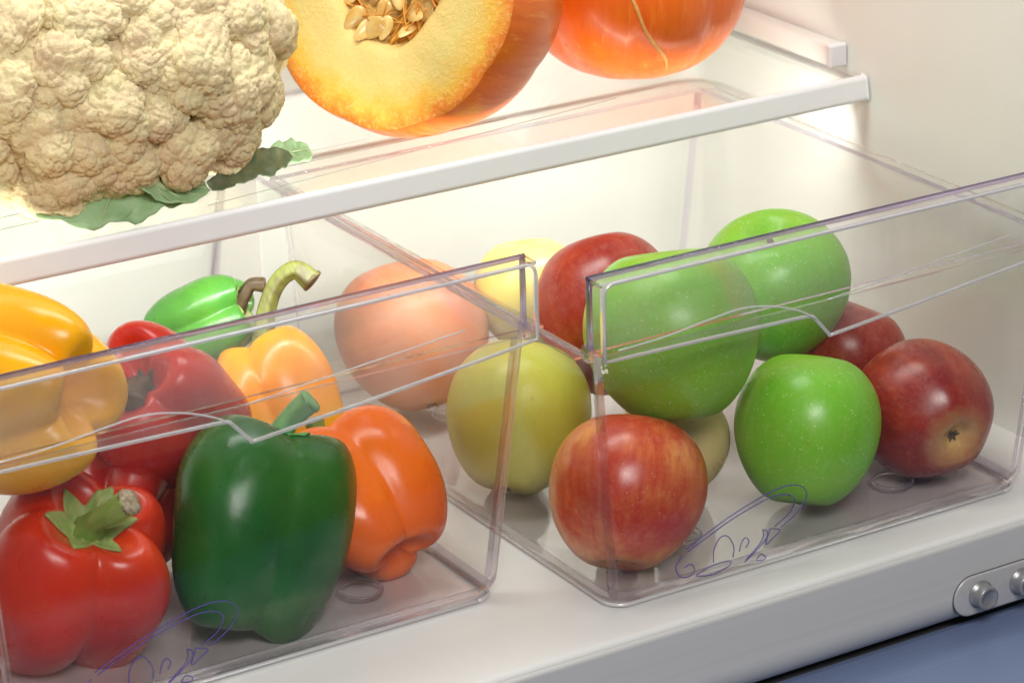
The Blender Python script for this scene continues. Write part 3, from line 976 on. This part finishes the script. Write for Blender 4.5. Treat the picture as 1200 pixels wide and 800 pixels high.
# ------------------------------------------------------------------ pumpkins
def mat_pumpkin(name, a, b, c_):
    n = NT(name)
    c = n.coord(); w = n.rand()
    st = n.noise(n.mapping(c, (150, 150, 16)), 1.0, 5, .65, w)
    col = n.mix(n.ramp(st, [(.35, 0), (.65, 1)]), a, b)
    sc = n.noise(n.mapping(c, (240, 240, 34)), 1.0, 6, .75, n.math('ADD', w, 4.0))
    col = n.mix(n.ramp(sc, [(.54, 0), (.70, .75)]), col, c_)
    n.principled(col, n.ramp(st, [(.3, .25), (.7, .42)]), n.bump(n.math('ADD', st, sc), .18, .0012), Coat_Weight=.2, Coat_Roughness=.2)
    return n.m
def mat_flesh(rf):
    n = NT("pumpkin_flesh")
    c = n.coord()
    sx = n.n.new("ShaderNodeSeparateXYZ"); n.t.links.new(c, sx.inputs[0])
    rho = n.math('SQRT', n.math('ADD', n.math('MULTIPLY', sx.outputs[0], sx.outputs[0]), n.math('MULTIPLY', sx.outputs[1], sx.outputs[1])))
    a = n.noise(c, 60, 4, .6)
    q = n.math('ADD', n.math('DIVIDE', rho, rf), n.math('MULTIPLY', n.math('SUBTRACT', a, .5), .30))
    col = n.ramp(q, [(.30, (.76, .46, .10)), (.44, (.80, .57, .20)), (.70, (.73, .57, .18)), (.86, (.79, .44, .045)), (.97, (.76, .20, .006))])
    f = n.noise(n.mapping(c, (1, 1, 1)), 420, 5, .75)
    col = n.mix(n.ramp(f, [(.50, 0), (.72, .6)]), col, (.90, .62, .24))
    g = n.noise(c, 90, 3, .6, 2.0)
    col = n.mix(n.ramp(g, [(.62, 0), (.75, .4)]), col, (.62, .52, .08))
    n.principled(col, .42, n.bump(n.math('ADD', f, a), .6, .0014))
    return n.m
def mat_seed():
    n = NT("pumpkin_seed")
    c = n.coord(); w = n.rand()
    a = n.noise(n.mapping(c, (200, 200, 90)), 1.0, 3, .6, w)
    col = n.mix(n.ramp(a, [(.35, 0), (.7, 1)]), (.78, .56, .22), (.62, .34, .07))
    n.principled(col, .3, n.bump(a, .2, .0006), Coat_Weight=.4, Coat_Roughness=.15)
    return n.m
M['pumpkin'] = mat_pumpkin("orange_pumpkin_rind", (.80, .165, .008), (.70, .115, .006), (.88, .33, .06))
M['pumpkin2'] = mat_pumpkin("deep_orange_pumpkin_rind", (.82, .150, .006), (.72, .105, .005), (.88, .32, .06))
M['seed'] = mat_seed()
M['pulp'] = mat_stem("pumpkin_pulp", (.78, .36, .05), (.62, .24, .03), (150, 150, 150))
M['scar'] = mat_stem("rind_scar", (.78, .40, .12), (.62, .30, .09), (300, 300, 300))

def pumpkin_point(th, ps, R, H, n=10, rib=.035, seed=0.0):
    g = 1 - rib * (1 - abs(math.cos(n * th / 2 + seed)) ** .8) * math.cos(ps) ** .6
    g *= 1 + .015 * math.cos(th + seed) + .012 * math.sin(2 * th + 2 * ps)
    rho = math.cos(ps) ** .92
    z = math.sin(ps)
    z -= .20 * math.copysign(1, z) * math.exp(-(rho / .25) ** 2)
    return (R * g * rho * math.cos(th), R * g * rho * math.sin(th), H * z)

def make_half_pumpkin():
    # local +Z is the normal of the cut face, cut plane at z = 0, body behind it
    nrm = cv(-.50, -.08, .86)
    R, h = .0850, .028
    rf = math.sqrt(R * R - h * h)
    fc = Vector((.0380, .2620, .2540))
    root = empty("cut_pumpkin", (0, 0, 0), "cut orange pumpkin half with yellow flesh and seeds, beside cauliflower", "pumpkin")
    root.location = fc
    orient(root, nrm, 0.4)
    nu = 120
    th = np.linspace(0, 2 * math.pi, nu, endpoint=False)
    a0 = math.asin(h / R)
    V = []
    rings = np.linspace(a0, -math.pi / 2, 40)
    for ps in rings:
        for t in th:
            g = 1 - .022 * (1 - abs(math.cos(5 * t)) ** .8) * math.cos(ps)
            V.append((R * math.cos(ps) * g * math.cos(t), R * math.cos(ps) * g * math.sin(t), R * math.sin(ps) * .92 - h * .92 - .0004))
    mesh_obj("rind", V, grid_faces(len(rings), nu), M['pumpkin'], root)
    # cut face: flat flesh ring, then the seed hollow
    M['flesh'] = mat_flesh(rf)
    V = []
    rad = [1.0, .985, .95, .9, .8, .7, .6, .50, .44, .415, .38, .32, .23, .12, .01]
    dep = [-.0006, .0003, .0006, .0007, .0007, .0006, .0004, -.0002, -.002, -.006, -.012, -.017, -.021, -.023, -.0235]
    rng = np.random.RandomState(3)
    for i, (r, d) in enumerate(zip(rad, dep)):
        for j, t in enumerate(th):
            g = 1 - .022 * (1 - abs(math.cos(5 * t)) ** .8) * math.cos(a0) * min(1, r)
            w = 1 + (.05 * math.sin(3 * t + 1) + .03 * math.sin(7 * t)) * (1 if 5 < i < 12 else 0)
            dd = d + (.0003 * math.sin(9 * t + i) + .0004 * math.sin(5 * t - i)) * (1 if i > 1 else 0) + rng.normal(0, .00008)
            V.append((rf * r * g * w * math.cos(t), rf * r * g * w * math.sin(t), dd))
    mesh_obj("flesh", V, grid_faces(len(rad), nu), M['flesh'], root)
    # seeds: flat teardrops lying against the hollow, overlapping
    sv, sf = [], []
    nu_, nv_ = 16, 11
    for i in range(nv_):
        p = -math.pi / 2 + math.pi * i / (nv_ - 1)
        for j in range(nu_):
            t = 2 * math.pi * j / nu_
            zz = math.sin(p)
            wdt = math.cos(p) * (1 - .32 * zz)
            rim = 1.0
            sv.append((.0048 * wdt * math.cos(t), .0016 * wdt * math.sin(t) * (1 - .3 * abs(math.cos(t))), .0088 * zz * rim))
    sf = grid_faces(nv_, nu_)
    me = None
    rr = random.Random(8)
    for k in range(46):
        a = rr.uniform(0, 6.283)
        q = math.sqrt(rr.random()) * .385
        x, y = rf * q * math.cos(a), rf * q * math.sin(a)
        z = -.0205 + .014 * (q / .47) ** 3 + rr.uniform(0, .013)
        if me is None:
            o = mesh_obj("seed", sv, sf, M['seed'], root)
            me = o.data
        else:
            o = bpy.data.objects.new("seed", me)
            link(o, root)
        o.location = (x, y, z)
        o.rotation_euler = (rr.uniform(-.7, .7) + 1.2, rr.uniform(-.6, .6), a + 1.57 + rr.uniform(-.7, .7))
        s = rr.uniform(.8, 1.15)
        o.scale = (s, s, s)
    parts = []
    for k in range(60):
        a = rr.uniform(0, 6.283); b = a + rr.uniform(.4, 1.7)
        q0, q1 = .42, rr.uniform(.1, .40)
        p0 = (rf * q0 * math.cos(a), rf * q0 * math.sin(a), -.005 - rr.random() * .004)
        p2 = (rf * q1 * math.cos(b), rf * q1 * math.sin(b), -.010 + rr.random() * .008)
        p1 = tuple((u + v) / 2 + rr.uniform(-.004, .004) for u, v in zip(p0, p2))
        parts.append(tube_data(smooth_path([p0, p1, p2], 10), [.0009, .0005, .0003], 5))
    pulp = mesh_obj("pulp", *join_data(parts), M['pulp'], root)
    pulp["kind"] = "stuff"
    return root
make_half_pumpkin()

def make_whole_pumpkin():
    R, H = .0680, .0600
    root = empty("whole_pumpkin", (.2080, .2830, .172), "whole orange pumpkin with pale scar line at the right end of shelf", "pumpkin")
    nu, nv = 120, 64
    V = []
    for ps in np.linspace(-math.pi / 2, math.pi / 2, nv):
        for t in np.linspace(0, 2 * math.pi, nu, endpoint=False):
            p = pumpkin_point(t, ps, R, H, 8, .055, .7)
            V.append((p[0], p[1], p[2] + .0545))
    mesh_obj("rind", V, grid_faces(nv, nu), M['pumpkin2'], root)
    pts = []
    for s in np.linspace(0, 1, 16):
        t = math.radians(-100 - 27 * s + 1.2 * math.sin(9 * s)); ps = math.radians(-46 + 55 * s)
        p = pumpkin_point(t, ps, R, H, 8, .055, .7)
        q = np.array(p) * 1.002; q[2] += .0545
        pts.append(q)
    tube("scar", pts, [.0004, .0009, .0013, .0010, .0012, .0008], M['scar'], root, 8)
    p = smooth_path([(0, 0, .095), (.001, 0, .108), (.006, -.002, .120)], 14)
    tube("stem", p, [.009, .006, .0055, .0065], M['stem_olive'], root, 20, ridges=5, ridge_amp=.15)
make_whole_pumpkin()
